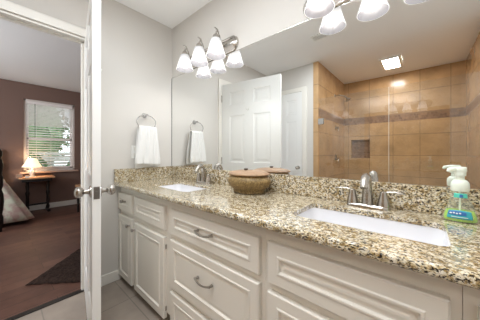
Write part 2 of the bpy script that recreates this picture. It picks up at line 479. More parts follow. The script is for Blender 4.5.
# open bathroom door
DW, DT, DTOP = 0.790, 0.035, 1.97
dr = thing('door_1', (0.014, -0.758, 0.012), 'open white six panel bathroom door with satin knobs, seen edge on', 'door', None, 'structure')
dr.rotation_euler = (0, 0, math.radians(-10.3))
DM = wmat(dr)
xs = [0, 0.115, 0.335, 0.455, 0.675, DW]
zs = [0, 0.24, 0.79, 0.96, 1.55, 1.68, 1.85, DTOP - 0.012]
slab = panel_door_mesh(DW, DTOP - 0.012, DT, xs, zs, {(i, k) for i in (1, 3) for k in (1, 3, 5)})
slab.bm.transform(DM)
slab.build('slab', M['door'], dr)
for sgn in (-1, 1):
    kb = MB(); kb.lathe(knob_prof(), (0, 0, 0), 24)
    base = Vector((DW - 0.065, 0 if sgn < 0 else DT, 0.885))
    R = Matrix.Rotation(PI / 2 if sgn < 0 else -PI / 2, 4, 'X')
    kb.bm.transform(DM @ Matrix.Translation(base) @ R)
    kb.build('door_knob', M['nickel'], dr, True)
lp = MB(); lp.box(DW, DW + 0.002, 0.005, DT - 0.005, 0.855, 0.915); lp.box(DW + 0.002, DW + 0.010, 0.012, DT - 0.012, 0.877, 0.893)
lp.bm.transform(DM); lp.build('latch_plate', mat('dull_latch', (0.22, 0.20, 0.18), 0.4, 1.0), dr, bevel=0.001)
for z in (0.2, 0.98, 1.78):
    h = MB(); h.tube([(-0.004, DT + 0.004, z - 0.045), (-0.004, DT + 0.004, z + 0.045)], 0.006, 10); h.box(-0.002, 0.0, 0.004, DT, z - 0.044, z + 0.044)
    h.bm.transform(DM); h.build('hinge', M['nickel'], dr, True)
# robe hook on the door face towards the mirror
rh = thing('robe_hook', DM @ Vector((0.39, DT, 1.61)), 'small white double robe hook screwed high on the open door', 'hook')
h = MB(); h.box(-0.012, 0.012, 0, 0.004, -0.022, 0.022); h.bm.transform(DM @ Matrix.Translation((0.39, DT, 1.61))); h.build('plate', M['white'], rh, bevel=0.002)
for s in (-1, 1):
    h = MB(); h.tube([(0, 0.004, -0.01), (s * 0.008, 0.02, -0.016), (s * 0.016, 0.032, -0.008), (s * 0.020, 0.036, 0.008)], [0.004, 0.004, 0.0035, 0.005], 8)
    h.bm.transform(DM @ Matrix.Translation((0.39, DT, 1.61))); h.build('prong', M['white'], rh, True)

# closet door in the rear wall
cd = thing('door_2', (0.06, YR + 0.012, 0.01), 'closed narrow white six panel closet door reflected in the mirror', 'door', None, 'structure')
CDW = 0.57
m4 = Matrix.Translation((0.06, YR + 0.004, 0.01))
sl = panel_door_mesh(CDW, 2.0, 0.012, [0, 0.085, 0.25, 0.32, 0.485, CDW], [0, 0.22, 0.80, 0.95, 1.56, 1.66, 1.89, 2.0], {(i, k) for i in (1, 3) for k in (1, 3, 5)})
sl.bm.transform(m4); sl.build('slab', M['door'], cd)
kb = MB(); kb.lathe(knob_prof(0.9), (0, 0, 0), 20); kb.bm.transform(Matrix.Translation((0.06 + CDW - 0.055, YR + 0.016, 0.87)) @ Matrix.Rotation(-PI / 2, 4, 'X')); kb.build('door_knob', M['nickel'], cd, True)
cc = MB(); cc.box(0.635, 0.697, YR, YR + 0.018, 0, 2.075).box(0.001, 0.055, YR, YR + 0.018, 0, 2.075).box(0.055, 0.635, YR, YR + 0.018, 2.014, 2.075)
struct('trim_6', cc, M['trim'], 'white casing around the narrow closet door', 'casing', 0.004)

# ------------------------------------------------------------------ bedroom window
wd = thing('window_1', (WX, (WY0 + WY1) / 2, WZ0), 'bedroom window with white sashes behind a lowered slat blind', 'window', None, 'structure')
f = MB()
for a, b2, c, d in ((WY0, WY0 + 0.035, WZ0, WZ1), (WY1 - 0.035, WY1, WZ0, WZ1), (WY0, WY1, WZ1 - 0.035, WZ1), (WY0, WY1, WZ0, WZ0 + 0.035)):
    f.box(WX - 0.115, WX - 0.02, a, b2, c, d)
f.build('frame', M['wtrim'], wd, bevel=0.003)
ZM = 1.37
for nm, z0, z1, xo in (('upper', ZM - 0.02, WZ1 - 0.035, -0.095), ('lower', WZ0 + 0.035, ZM + 0.02, -0.07)):
    s = MB(); y0, y1 = WY0 + 0.036, WY1 - 0.036
    for a, b2, c, d in ((y0, y0 + 0.035, z0, z1), (y1 - 0.035, y1, z0, z1), (y0, y1, z1 - 0.04, z1), (y0, y1, z0, z0 + 0.04)):
        s.box(WX + xo, WX + xo + 0.022, a, b2, c, d)
    sa = s.build('sash', M['rail'], wd, bevel=0.002)
    MB().box(WX + xo + 0.009, WX + xo + 0.013, y0 + 0.03, y1 - 0.03, z0 + 0.03, z1 - 0.03).build('pane', M['pane'], sa)
MB().box(WX - 0.02, WX + 0.07, WY0 - 0.05, WY1 + 0.05, WZ0 - 0.03, WZ0).build('sill', M['sillwood'], wd, bevel=0.006)
bl = thing('window_blind', (WX - 0.02, (WY0 + WY1) / 2, WZ1), 'pale horizontal slat blind hanging inside the bedroom window', 'blind')
MB().box(WX - 0.044, WX + 0.006, WY0 + 0.038, WY1 - 0.038, WZ1 - 0.085, WZ1 - 0.036).build('headrail', M['rail'], bl, bevel=0.003)
s = MB(); z = WZ1 - 0.10; i = 0
while z > WZ0 + 0.10:
    s.loft([[(WX - 0.040, y, z - 0.008), (WX - 0.020, y, z + 0.001), (WX, y, z + 0.008), (WX, y, z + 0.0095), (WX - 0.020, y, z + 0.0025), (WX - 0.040, y, z - 0.0065)] for y in (WY0 + 0.042, WY1 - 0.042)])
    z -= 0.026 if z > 1.62 else 0.046
s.build('slats', M['rail'], bl)
MB().box(WX - 0.042, WX + 0.002, WY0 + 0.042, WY1 - 0.042, WZ0 + 0.06, WZ0 + 0.085).build('bottom_rail', M['rail'], bl, bevel=0.003)
for y in (WY0 + 0.17, (WY0 + WY1) / 2, WY1 - 0.17):
    MB().tube([(WX + 0.004, y, WZ1 - 0.085), (WX + 0.004, y, WZ0 + 0.075)], 0.0022, 6).build('ladder_cord', M['rail'], bl)
MB().tube([(WX + 0.012, WY0 + 0.15, WZ1 - 0.08), (WX + 0.014, WY0 + 0.15, WZ1 - 0.72)], 0.004, 6).build('tilt_wand', M['dark'], bl)

# outside
tag(MB().box(-12, WX - 0.2, -7, 7, -0.3, -0.25).build('ground_lawn', M['lawn']), 'green lawn outside the bedroom window', 'lawn', None, 'structure')
fe = thing('garden_fence', (-6.9, 0.4, -0.25), 'pale low garden fence beyond the bushes outside the window', 'fence')
b = MB()
for k in range(5): b.box(-6.92, -6.88, -3.2, 4.2, 0.62 + k * 0.10, 0.70 + k * 0.10)
b.build('boards', M['fence'], fe)
for k in range(6): MB().box(-6.88, -6.80, -3.1 + k * 1.4, -3.0 + k * 1.4, -0.25, 1.12).build('post', M['fence'], fe)
def bush(x, y, h, r, label):
    t = thing('garden_bush', (x, y, -0.25), label, 'bush', 'bushes outside the bedroom window')
    MB().tube([(x, y, -0.25), (x + 0.03, y, h * 0.5)], [0.05, 0.03], 8).build('stem', M['bark'], t)
    b = MB(); bm = b.bm
    for k in range(2600):
        while True:
            p = Vector((random.uniform(-1, 1), random.uniform(-1, 1), random.uniform(-1, 1)))
            if 0.25 < p.length < 1: break
        c = Vector((x + p.x * r, y + p.y * r, -0.15 + (p.z + 1) / 2 * h))
        d = Vector((random.gauss(0, 1), random.gauss(0, 1), random.gauss(0, 1))).normalized() * 0.05 * max(1.0, r * 1.1)
        e = d.orthogonal().normalized() * 0.034 * max(1.0, r * 1.1)
        vs = [bm.verts.new(q) for q in (c - d, c + e, c + d, c - e)]
        bm.faces.new(vs)
    b.sphere((x, y, -0.15 + h / 2), 0.86 * r, 1, 1, h / 2 / r, 18, 12)
    b.build('foliage', M['leaf'], t)
bush(-5.3, -1.2, 1.45, 0.85, 'left low leafy bush outside the window, behind the lamp')
bush(-5.6, 0.75, 1.25, 0.8, 'low leafy bush outside the right side of the window')
bush(-8.4, -0.9, 4.0, 1.5, 'tall leafy bush beyond the fence on the left')
bush(-9.2, 2.2, 4.6, 1.5, 'tall leafy bush beyond the fence on the right')
bush(-9.6, -4.2, 4.4, 1.6, 'tall leafy bush beyond the fence at the far left')

# ------------------------------------------------------------------ vanity
YF, YB = -0.52, -0.497          # front of doors, front of face frame
def front_mesh(x0, x1, z0, z1, stile=0.048, yf=YF, yb=YB + 0.0005):
    b = MB()
    st = min(stile, (z1 - z0) * 0.31)
    R = []
    for ins, y in ((0, yb), (0, yf + 0.004), (0.004, yf), (st - 0.006, yf), (st - 0.002, yf - 0.003), (st + 0.004, yf - 0.003), (st + 0.008, yf + 0.007), (st + 0.014, yf + 0.007), (st + 0.026, yf + 0.003)):
        R.append([(x0 + ins, y, z0 + ins), (x1 - ins, y, z0 + ins), (x1 - ins, y, z1 - ins), (x0 + ins, y, z1 - ins)])
    return b.loft(R)
def pull(x, z, half, parent):
    b = MB()
    y = YF
    for s in (-1, 1):
        b.tube([(x + s * half, y - 0.0005, z), (x + s * half, y - 0.006, z), (x + s * half, y - 0.018, z)], [0.0085, 0.007, 0.0048], 12)
    n = 13; pts = []; rr = []
    for k in range(n):
        t = -1 + 2 * k / (n - 1)
        pts.append((x + t * (half + 0.004), y - 0.019 - 0.010 * (1 - t * t), z + 0.003 - 0.010 * math.cos(t * PI / 2)))
        rr.append(0.0042 + 0.0022 * abs(t) ** 3)
    b.tube(pts, rr, 10)
    return b.build('drawer_pull', M['pewter'], parent, True)
def knob(x, z, parent):
    b = MB(); b.lathe([(0.008, 0), (0.006, 0.004), (0.005, 0.012), (0.011, 0.018), (0.0135, 0.024), (0.011, 0.029), (0.003, 0.031)], (0, 0, 0), 18)
    b.bm.transform(Matrix.Translation((x, YF, z)) @ Matrix.Rotation(PI / 2, 4, 'X'))
    b.build('door_knob', M['pewter'], parent, True)
def hinges(x, z0, z1, parent):
    for z in (z0 + 0.06, z1 - 0.06):
        MB().box(x + 0.0002, x + 0.003, YF + 0.012, YB - 0.001, z - 0.014, z + 0.014).build('hinge', M['nickel'], parent)
def carcass(x0, x1, parent):
    b = MB()
    b.box(x0, x1, YB, -0.003, 0.085, 0.8195)
    b.box(x0, x1, -0.43, -0.003, 0.0, 0.085)
    return b.build('carcass', M['cab'], parent)
def cab(name, x0, x1, label):
    t = thing(name, ((x0 + x1) / 2, -0.25, 0), label, 'cabinet', 'vanity cabinet units')
    return t
cabs = []
c1 = cab('vanity_cabinet', 0.001, 0.30, 'narrow white cabinet unit at left with small drawer over a door')
ca1 = carcass(0.001, 0.30, c1)
d = front_mesh(0.006, 0.276, 0.613, 0.757).build('drawer', M['cab'], c1); pull(0.141, 0.695, 0.027, d)
d = front_mesh(0.006, 0.276, 0.053, 0.572).build('door', M['cab'], c1); knob(0.249, 0.520, d)
c2 = cab('vanity_cabinet', 0.301, 0.885, 'white cabinet unit under the left sink, false front over one door')
ca2 = carcass(0.301, 0.805, c2)
front_mesh(0.325, 0.77, 0.607, 0.757).build('false_front', M['cab'], c2)
d = front_mesh(0.325, 0.765, 0.053, 0.560).build('door', M['cab'], c2); knob(0.350, 0.512, d); hinges(0.765, 0.053, 0.56, d)
c3 = cab('vanity_cabinet', 0.806, 1.512, 'white cabinet unit of three wide drawers between the two sinks')
ca3 = carcass(0.806, 1.512, c3)
for z0, z1, zp in ((0.605, 0.756, 0.692), (0.290, 0.571, 0.452), (0.053, 0.258, 0.16)):
    d = front_mesh(0.838, 1.494, z0, z1).build('drawer', M['cab'], c3); pull(1.166, zp, 0.053, d)
c4 = cab('vanity_cabinet', 1.513, 2.05, 'white cabinet unit under the right sink, wide false front on top')
ca4 = carcass(1.513, 2.05, c4)
front_mesh(1.534, 2.03, 0.597, 0.753).build('false_front', M['cab'], c4)
for x0, x1, xk in ((1.534, 1.779, 1.755), (1.785, 2.03, 1.809)):
    d = front_mesh(x0, x1, 0.053, 0.563).build('door', M['cab'], c4); knob(xk, 0.52, d)
c5 = cab('vanity_cabinet', 2.051, 2.449, 'white cabinet unit at the far right edge of the frame')
ca5 = carcass(2.051, 2.449, c5)
d = front_mesh(2.073, 2.43, 0.60, 0.753).build('drawer', M['cab'], c5); pull(2.25, 0.69, 0.046, d)
d = front_mesh(2.073, 2.43, 0.053, 0.563).build('door', M['cab'], c5); knob(2.10, 0.52, d)

def rrect(cx, cy, hx, hy, r, n=6):
    P = []
    for sx, sy, a0 in ((1, 1, 0), (-1, 1, PI / 2), (-1, -1, PI), (1, -1, 1.5 * PI)):
        for k in range(n + 1):
            a = a0 + PI / 2 * k / n
            P.append((cx + sx * (hx - r) + r * math.cos(a), cy + sy * (hy - r) + r * math.sin(a)))
    return P
SINKS = [(0.612, -0.287), (1.806, -0.287)]
HX, HY = 0.234, 0.126
def cut(o, cutter):
    md = o.modifiers.new('cut', 'BOOLEAN'); md.object = cutter; md.operation = 'DIFFERENCE'; md.solver = 'EXACT'
    dg = bpy.context.evaluated_depsgraph_get()
    me = bpy.data.meshes.new_from_object(o.evaluated_get(dg))
    o.modifiers.remove(md); old = o.data; o.data = me; me.name = old.name
    bpy.data.objects.remove(cutter)
# worktop
ct = thing('countertop', (1.22, -0.27, 0.81), 'speckled cream and brown granite vanity worktop with backsplash', 'countertop')
prof = [(-0.0015, 0.82), (-0.0015, 0.84), (-0.545, 0.84), (-0.5505, 0.8375), (-0.554, 0.832), (-0.555, 0.825), (-0.554, 0.817), (-0.5505, 0.8115), (-0.545, 0.809), (-0.525, 0.809), (-0.525, 0.82)]
top = MB().prism(prof, 'x', 0.001, RX - 0.001).build('slab', M['granite'], ct)
for (sx, sy) in SINKS:
    cutter = MB().prism(rrect(sx, sy, HX, HY, 0.032), 'z', 0.7, 0.9).build('cutter', M['granite'])
    bpy.context.view_layer.update()
    cut(top, cutter)
MB().box(0.021, RX - 0.001, -0.0215, -0.0015, 0.8402, 0.953).build('backsplash', M['granite'], ct, bevel=0.002)
MB().box(0.001, 0.021, -0.552, -0.0015, 0.8402, 0.953).build('side_splash', M['granite'], ct, bevel=0.002)
# sinks
def sink(sx, sy, label):
    t = thing('sink', (sx, sy, 0.685), label, 'sink', 'undermount vanity sinks')
    b = MB(); R = []
    for hx, hy, r, z in ((HX + 0.022, HY + 0.022, 0.05, 0.8195), (HX + 0.003, HY + 0.003, 0.038, 0.8195), (HX - 0.002, HY - 0.002, 0.04, 0.800), (HX - 0.014, HY - 0.012, 0.045, 0.735), (HX - 0.035, HY - 0.03, 0.05, 0.708), (HX - 0.09, HY - 0.065, 0.03, 0.700), (0.03, 0.03, 0.0299, 0.698)):
        R.append([(x, y, z) for x, y in rrect(sx, sy, hx, hy, r)])
    O = []
    for hx, hy, r, z in ((0.03, 0.03, 0.0299, 0.688), (HX - 0.085, HY - 0.06, 0.035, 0.690), (HX - 0.025, HY - 0.02, 0.055, 0.700), (HX - 0.004, HY - 0.002, 0.05, 0.735), (HX + 0.010, HY + 0.010, 0.045, 0.790), (HX + 0.022, HY + 0.022, 0.05, 0.810)):
        O.append([(x, y, z) for x, y in rrect(sx, sy, hx, hy, r)])
    b.loft(R + O + [R[0]], False, False)
    b.build('basin', M['porcelain'], t, True)
    MB().lathe([(0.022, 0.6985), (0.022, 0.701), (0.014, 0.7015), (0.012, 0.6995), (0.001, 0.6995)], (sx, sy, 0), 20).build('drain', M['nickel'], t, True)
sink(*SINKS[0], 'white undermount sink at left, near the towel')
sink(*SINKS[1], 'white undermount sink at right, in front of the nickel faucet')
for c, (sx, sy) in ((ca2, SINKS[0]), (ca3, SINKS[0]), (ca4, SINKS[1]), (ca5, SINKS[1])):
    cutter = MB().box(sx - HX - 0.03, sx + HX + 0.03, sy - HY - 0.03, sy + HY + 0.03, 0.66, 0.85).build('cutter', M['cab'])
    bpy.context.view_layer.update()
    cut(c, cutter)

# faucets
FX, FY = 1.790, -0.072
fa = thing('faucet', (FX, FY, 0.84), 'brushed nickel two handle faucet behind the right sink', 'faucet', 'vanity faucets')
Z0 = 0.8402
MB().loft([[(x, y, z) for x, y in rrect(FX, FY, hx, hy, hy - 0.0005, 8)] for hx, hy, z in ((0.088, 0.030, Z0), (0.088, 0.030, Z0 + 0.008), (0.082, 0.024, Z0 + 0.015))]).build('base_plate', M['nickel'], fa, True)
b = MB()
pts = [(FX, FY, Z0 + 0.013), (FX, FY, Z0 + 0.05), (FX, FY - 0.002, Z0 + 0.090), (FX, FY - 0.010, Z0 + 0.126), (FX, FY - 0.026, Z0 + 0.141), (FX, FY - 0.048, Z0 + 0.137), (FX, FY - 0.066, Z0 + 0.119), (FX, FY - 0.076, Z0 + 0.097)]
b.tube(pts, [0.025, 0.022, 0.0195, 0.0185, 0.018, 0.0175, 0.0165, 0.0155], 18)
b.build('spout', M['nickel'], fa, True)
for s in (-1, 1):
    hx = FX + s * 0.062
    b = MB(); b.lathe([(0.026, Z0 + 0.013), (0.0255, Z0 + 0.02), (0.020, Z0 + 0.042), (0.0145, Z0 + 0.064), (0.015, Z0 + 0.070), (0.012, Z0 + 0.077), (0.003, Z0 + 0.080)], (hx, FY, 0), 20)
    h = b.build('handle', M['nickel'], fa, True)
    b = MB(); b.tube([(hx - s * 0.004, FY, Z0 + 0.070), (hx + s * 0.018, FY - 0.002, Z0 + 0.079), (hx + s * 0.042, FY - 0.004, Z0 + 0.081), (hx + s * 0.066, FY - 0.006, Z0 + 0.077), (hx + s * 0.080, FY - 0.007, Z0 + 0.074)], [0.007, 0.0075, 0.0075, 0.0085, 0.004], 12, True, 0.55)
    b.build('lever', M['nickel'], h, True)
MB().tube([(FX, FY + 0.026, Z0 + 0.006), (FX, FY + 0.030, Z0 + 0.095), (FX, FY + 0.030, Z0 + 0.103)], [0.0035, 0.0035, 0.007], 8).build('lift_rod', M['nickel'], fa, True)
copy_tree(fa, (0.605 - FX, 0, 0), 'brushed nickel two handle faucet behind the left sink')

# mirror
mr = thing('mirror', (1.22, -0.004, 0.954), 'large frameless wall mirror above the granite backsplash', 'mirror')
MB().box(0.008, RX - 0.004, -0.0065, -0.0005, 0.9535, 1.868).build('silvered_glass', M['mirror'], mr)
MB().box(0.0012, 0.008, -0.0072, -0.0005, 0.9535, 1.868).build('dark_edge', M['dark'], mr)
# the cut edge along the top
MB().box(0.004, RX - 0.004, -0.0072, -0.0005, 1.868, 1.8705).build('top_edge', M['nickel'], mr)

# vanity lights
VX = 1.785; VS = 0.203; VY = -0.112; VZ = 1.935
def stadium(cx, cz, hx, hz, n=14):
    return [(cx + (hx - hz) * (1 if math.cos(a) >= 0 else -1) + hz * math.cos(a), cz + hz * math.sin(a)) for a in [2 * PI * (k + 0.5) / (2 * n) for k in range(2 * n)]]
vl = thing('vanity_light', (VX, 0, VZ), 'three shade nickel vanity light above the right sink, cut by the frame top', 'light fixture', 'vanity lights')
R = []
for ins, y in ((0, -0.0005), (0, -0.012), (0.006, -0.018), (0.013, -0.018), (0.018, -0.012), (0.026, -0.014), (0.042, -0.026)):
    R.append([(x, y, z) for x, z in stadium(VX, VZ, 0.335 - ins, 0.062 - ins)])
MB().loft(R).build('canopy', M['nickel'], vl, True)
for k in (-1, 0, 1):
    x = VX + k * VS
    b = MB()
    b.tube([(x, -0.022, VZ), (x, -0.045, VZ - 0.008), (x, -0.062, VZ + 0.020), (x, -0.074, VZ + 0.060), (x, -0.092, VZ + 0.085), (x, -0.108, VZ + 0.078), (x, VY, VZ + 0.050)], [0.009, 0.006, 0.005, 0.005, 0.005, 0.0055, 0.007], 10)
    b.tube([(x, -0.086, VZ + 0.080), (x, -0.098, VZ + 0.098), (x - 0.004, -0.116, VZ + 0.108), (x - 0.006, -0.128, VZ + 0.106)], [0.006, 0.007, 0.004, 0.001], 8)
    a = b.build('arm', M['nickel'], vl, True)
    MB().lathe([(0.012, VZ + 0.056), (0.022, VZ + 0.048), (0.026, VZ + 0.030), (0.027, VZ + 0.022)], (x, VY, 0), 20).build('socket_cap', M['nickel'], a, True)
    pr = [(0.026, 0.024), (0.037, 0.019), (0.044, 0.000), (0.051, -0.030), (0.059, -0.062), (0.067, -0.088), (0.0745, -0.106)]
    b = MB(); b.lathe([(r, VZ + z) for r, z in pr] + [(r - 0.0035, VZ + z - 0.001) for r, z in pr[::-1]], (x, VY, 0), 32, cap0=False, cap1=False)
    sh = b.build('shade', [M['opal'], M['opal_in']], vl, True)
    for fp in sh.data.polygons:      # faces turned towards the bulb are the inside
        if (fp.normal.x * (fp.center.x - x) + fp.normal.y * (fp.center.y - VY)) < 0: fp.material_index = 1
    b = MB(); b.lathe([(0.012, VZ + 0.016), (0.014, VZ + 0.0), (0.028, VZ - 0.032), (0.033, VZ - 0.056), (0.030, VZ - 0.074), (0.018, VZ - 0.086), (0.001, VZ - 0.090)], (x, VY, 0), 20)
    b.build('bulb', M['bulb'], sh, True)
    ld = bpy.data.lights.new('bulb_light', 'SPOT'); ld.energy = VANITY_W; ld.color = (1.0, 0.985, 0.96)
    ld.spot_size = math.radians(178); ld.spot_blend = 0.5; ld.shadow_soft_size = 0.04
    ld.cycles.use_multiple_importance_sampling = False
    lo = bpy.data.objects.new('bulb_light', ld); COL.objects.link(lo); lo.location = (x, VY, VZ - 0.107); attach(lo, sh)
copy_tree(vl, (-1.187, 0, 0), 'three shade nickel vanity light above the left sink, near the wall corner')

# towel ring and towel
RY, RXX, RZ = -0.295, 0.052, 1.375
tr_ = thing('towel_ring', (0.0, RY, 1.443), 'chrome towel ring mounted on the cream wall by the mirror', 'towel ring')
b = MB(); b.lathe([(0.024, 0.0005), (0.024, 0.006), (0.016, 0.012), (0.011, 0.030), (0.011, 0.058), (0.008, 0.062)], (0, 0, 0), 20)
b.bm.transform(Matrix.Translation((0, RY, 1.443)) @ Matrix.Rotation(PI / 2, 4, 'Y')); b.build('post', M['chrome'], tr_, True)
MB().ring((RXX, RY, RZ), 0.088, 0.066, 0.0045, (0, 1, 0), (0, 0, 1), 40, 8).build('ring', M['chrome'], tr_, True)
b = MB(); bm = b.bm
nu, nv = 25, 46
zt = RZ - 0.066 + 0.012
Lf, Lb = 0.335, 0.365
rows = []
for j in range(nv):
    t = j / (nv - 1)
    s = -Lb + t * (Lf + Lb + 0.05)      # arc length from the back hem
    if s < 0: zc, xo, kind = zt + s, -0.020, s
    elif s < 0.05: a = s / 0.05 * PI; zc, xo = zt + 0.018 * math.sin(a), -0.020 * math.cos(a)
    else: zc, xo = zt - (s - 0.05), 0.020
    depth = max(0, zt - zc) / Lb
    wd_ = 0.080 + 0.034 * min(1, depth * 1.3)
    row = []
    for i in range(nu):
        u = -1 + 2 * i / (nu - 1)
        fold = 0.009 * math.sin(u * 7.5 + 0.6) * min(1, 0.35 + depth) + 0.004 * math.sin(u * 15 + depth * 3)
        pinch = 0.008 * (1 - depth) * (1 - abs(u))
        band = 0.003 if (0.74 < depth < 0.80 and xo > 0) else 0.0
        off = xo + (fold if xo > 0 else fold * 0.5) + band + (pinch if xo > 0 else -pinch) + (0.010 * depth if xo > 0 else -0.002)
        shift = 0.012 * depth if xo < 0 else -0.004 * depth
        row.append(bm.verts.new((RXX + max(off, -0.040), RY + 0.006 + u * wd_ + shift, zc - 0.010 * depth * (u * 0.6 if xo > 0 else -u))))
    rows.append(row)
for r0, r1 in zip(rows, rows[1:]):
    for i in range(nu - 1): bm.faces.new((r0[i], r0[i + 1], r1[i + 1], r1[i]))
tw = b.build('hand_towel', M['towel'], None, True, solid=0.009, subd=1)
tag(tw, 'folded white terry hand towel hanging through the chrome ring', 'towel')

# outlet behind the towel
ol = thing('wall_outlet', (0.0, -0.374, 1.10), 'cream outlet plate on the wall, half hidden behind the towel', 'outlet')
MB().box(0.0004, 0.006, -0.410, -0.338, 1.043, 1.158).build('plate', M['white'], ol, bevel=0.003)
for zc in (1.073, 1.128):
    MB().box(0.006, 0.0085, -0.390, -0.358, zc - 0.015, zc + 0.015).build('socket', M['trim'], ol, bevel=0.002)

# gourd box
GX, GY = 1.142, -0.142
gb = thing('lidded_basket', (GX, GY, 0.84), 'squat carved brown basket with a lid, standing between the sinks', 'basket')
ys = 0.78
MB().lathe([(0.098, Z0), (0.106, Z0 + 0.005), (0.106, Z0 + 0.020), (0.119, Z0 + 0.028), (0.140, Z0 + 0.047), (0.1505, Z0 + 0.070), (0.147, Z0 + 0.088), (0.134, Z0 + 0.101), (0.124, Z0 + 0.106), (0.122, Z0 + 0.110)], (GX, GY, 0), 44, 1.0, ys).build('body', M['basket'], gb, True)
MB().lathe([(0.123, Z0 + 0.1105), (0.138, Z0 + 0.112), (0.143, Z0 + 0.118), (0.140, Z0 + 0.124), (0.118, Z0 + 0.132), (0.080, Z0 + 0.138), (0.030, Z0 + 0.140), (0.001, Z0 + 0.140)], (GX, GY, 0), 44, 1.0, ys).build('lid', M['basket_lid'], gb, True)
lid = [o for o in COL.objects if o.name == 'lid'][0]
MB().lathe([(0.012, Z0 + 0.1395), (0.010, Z0 + 0.1425), (0.015, Z0 + 0.146), (0.013, Z0 + 0.151), (0.001, Z0 + 0.152)], (GX - 0.01, GY - 0.015, 0), 14).build('lid_knob', mat('dark_knob', (0.06, 0.035, 0.02), 0.5), lid, True)

# soap dispenser
BX, BY = 2.086, -0.082
sd = thing('soap_dispenser', (BX, BY, 0.84), 'clear pump bottle of green foaming soap at the right edge', 'soap dispenser')
def oval(hx, hy, z, n=32): return [(BX + hx * math.cos(2 * PI * k / n), BY + hy * math.sin(2 * PI * k / n), z) for k in range(n)]
SB = [(0.044, 0.027, 0.0), (0.0475, 0.030, 0.006), (0.0460, 0.0295, 0.022), (0.0385, 0.026, 0.046), (0.0295, 0.0225, 0.072), (0.0235, 0.0205, 0.092), (0.0220, 0.0200, 0.110)]
MB().loft([oval(a, c, Z0 + z) for a, c, z in SB]).build('bottle', M['bottle'], sd, True)
MB().loft([oval(a - 0.002, c - 0.002, Z0 + z) for a, c, z in ((0.043, 0.0255, 0.003), (0.046, 0.0275, 0.008), (0.0440, 0.0275, 0.022), (0.0378, 0.0250, 0.041))]).build('liquid', M['green'], sd, True)
def curved(nm, mt, z0, z1, a0, a1, off, parent, top=0.0):
    def at(z):
        for (p, q) in zip(SB, SB[1:]):
            if p[2] <= z <= q[2]:
                t = (z - p[2]) / (q[2] - p[2]); return p[0] + t * (q[0] - p[0]), p[1] + t * (q[1] - p[1])
        return SB[-1][:2]
    b = MB(); n = 14; G = []
    for z in [z0 + (z1 - z0) * k / 5 for k in range(6)]:
        hx, hy = at(z)
        G.append([b.bm.verts.new((BX + (hx + off) * math.cos(a0 + (a1 - a0) * k / n), BY + (hy + off) * math.sin(a0 + (a1 - a0) * k / n), Z0 + z + top * math.sin(PI * k / n) * (z - z0) / (z1 - z0))) for k in range(n + 1)])
    for r0, r1 in zip(G, G[1:]):
        for k in range(n): b.bm.faces.new((r0[k], r0[k + 1], r1[k + 1], r1[k]))
    return b.build(nm, mt, parent, True, solid=0.0006)
A0, A1 = math.radians(222), math.radians(308)
lb = curved('front_label', M['teal'], 0.014, 0.040, A0, A1, 0.0008, sd, 0.004)
curved('navy_band', M['navy'], 0.026, 0.0385, A0 + 0.05, A1 - 0.35, 0.0014, lb, 0.003)
for q, (z0, z1, a, b2) in enumerate(((0.030, 0.0345, 0.15, 0.30), (0.031, 0.036, 0.36, 0.48), (0.030, 0.0345, 0.54, 0.66), (0.0315, 0.036, 0.72, 0.84), (0.019, 0.021, 0.30, 1.2))):
    curved('label_mark', M['white'], z0, z1, A0 + a, A0 + b2, 0.0020, lb)
curved('neck_label', M['mint'], 0.088, 0.104, math.radians(225), math.radians(315), 0.0008, sd)
curved('neck_emblem', M['navy'], 0.090, 0.098, math.radians(262), math.radians(284), 0.0014, sd, 0.003)
MB().lathe([(0.0225, Z0 + 0.1105), (0.0245, Z0 + 0.113), (0.0250, Z0 + 0.132), (0.0235, Z0 + 0.142), (0.018, Z0 + 0.150), (0.013, Z0 + 0.153)], (BX, BY, 0), 28, 1, 0.92).build('collar', M['frost'], sd, True)
MB().lathe([(0.012, Z0 + 0.1535), (0.012, Z0 + 0.166), (0.016, Z0 + 0.1665), (0.0165, Z0 + 0.180)], (BX, BY, 0), 22).build('pump_stem', M['frost'], sd, True)
b = MB(); b.lathe([(0.0165, Z0 + 0.180), (0.018, Z0 + 0.184), (0.018, Z0 + 0.196), (0.015, Z0 + 0.199), (0.001, Z0 + 0.200)], (BX, BY, 0), 22)
b.tube([(BX, BY, Z0 + 0.190), (BX - 0.018, BY - 0.012, Z0 + 0.190), (BX - 0.030, BY - 0.022, Z0 + 0.188), (BX - 0.033, BY - 0.025, Z0 + 0.182)], [0.009, 0.008, 0.0065, 0.005], 12)
b.build('nozzle', M['frost'], sd, True)
MB().tube([(BX, BY, Z0 + 0.02), (BX, BY, Z0 + 0.108)], 0.0028, 8).build('dip_tube', M['frost'], sd, True)

# ------------------------------------------------------------------ seen only in the mirror: shower and ceiling
GT = 1.86
gd = thing('shower_door', (SX + 0.02, YR, 0.105), 'frameless clear glass shower door on chrome hinges', 'shower door')
MB().box(SX + 0.012, 1.684, YR - 0.005, YR + 0.005, 0.108, GT).build('glass', M['glass'], gd)
for z in (0.40, 1.535):
    b = MB(); b.box(SX + 0.0005, SX + 0.075, YR + 0.006, YR + 0.018, z - 0.042, z + 0.042).box(SX + 0.0005, SX + 0.075, YR - 0.018, YR - 0.006, z - 0.042, z + 0.042)
    b.build('hinge', M['chrome'], gd, bevel=0.003)
gp = thing('shower_screen', (2.07, YR, 0.105), 'fixed clear glass shower panel beside the glass door', 'glass panel')
MB().box(1.692, RX - 0.001, YR - 0.005, YR + 0.005, 0.1005, GT).build('glass', M['glass'], gp)
MB().box(1.690, 1.6925, YR - 0.0055, YR + 0.0055, 0.108, GT).build('edge', mat('glass_edge', (0.65, 0.75, 0.72), 0.15), gp)
sh = thing('shower_fitting', (SX, -2.55, 2.05), 'chrome shower head on a short bent arm, reflected in the mirror', 'shower head')
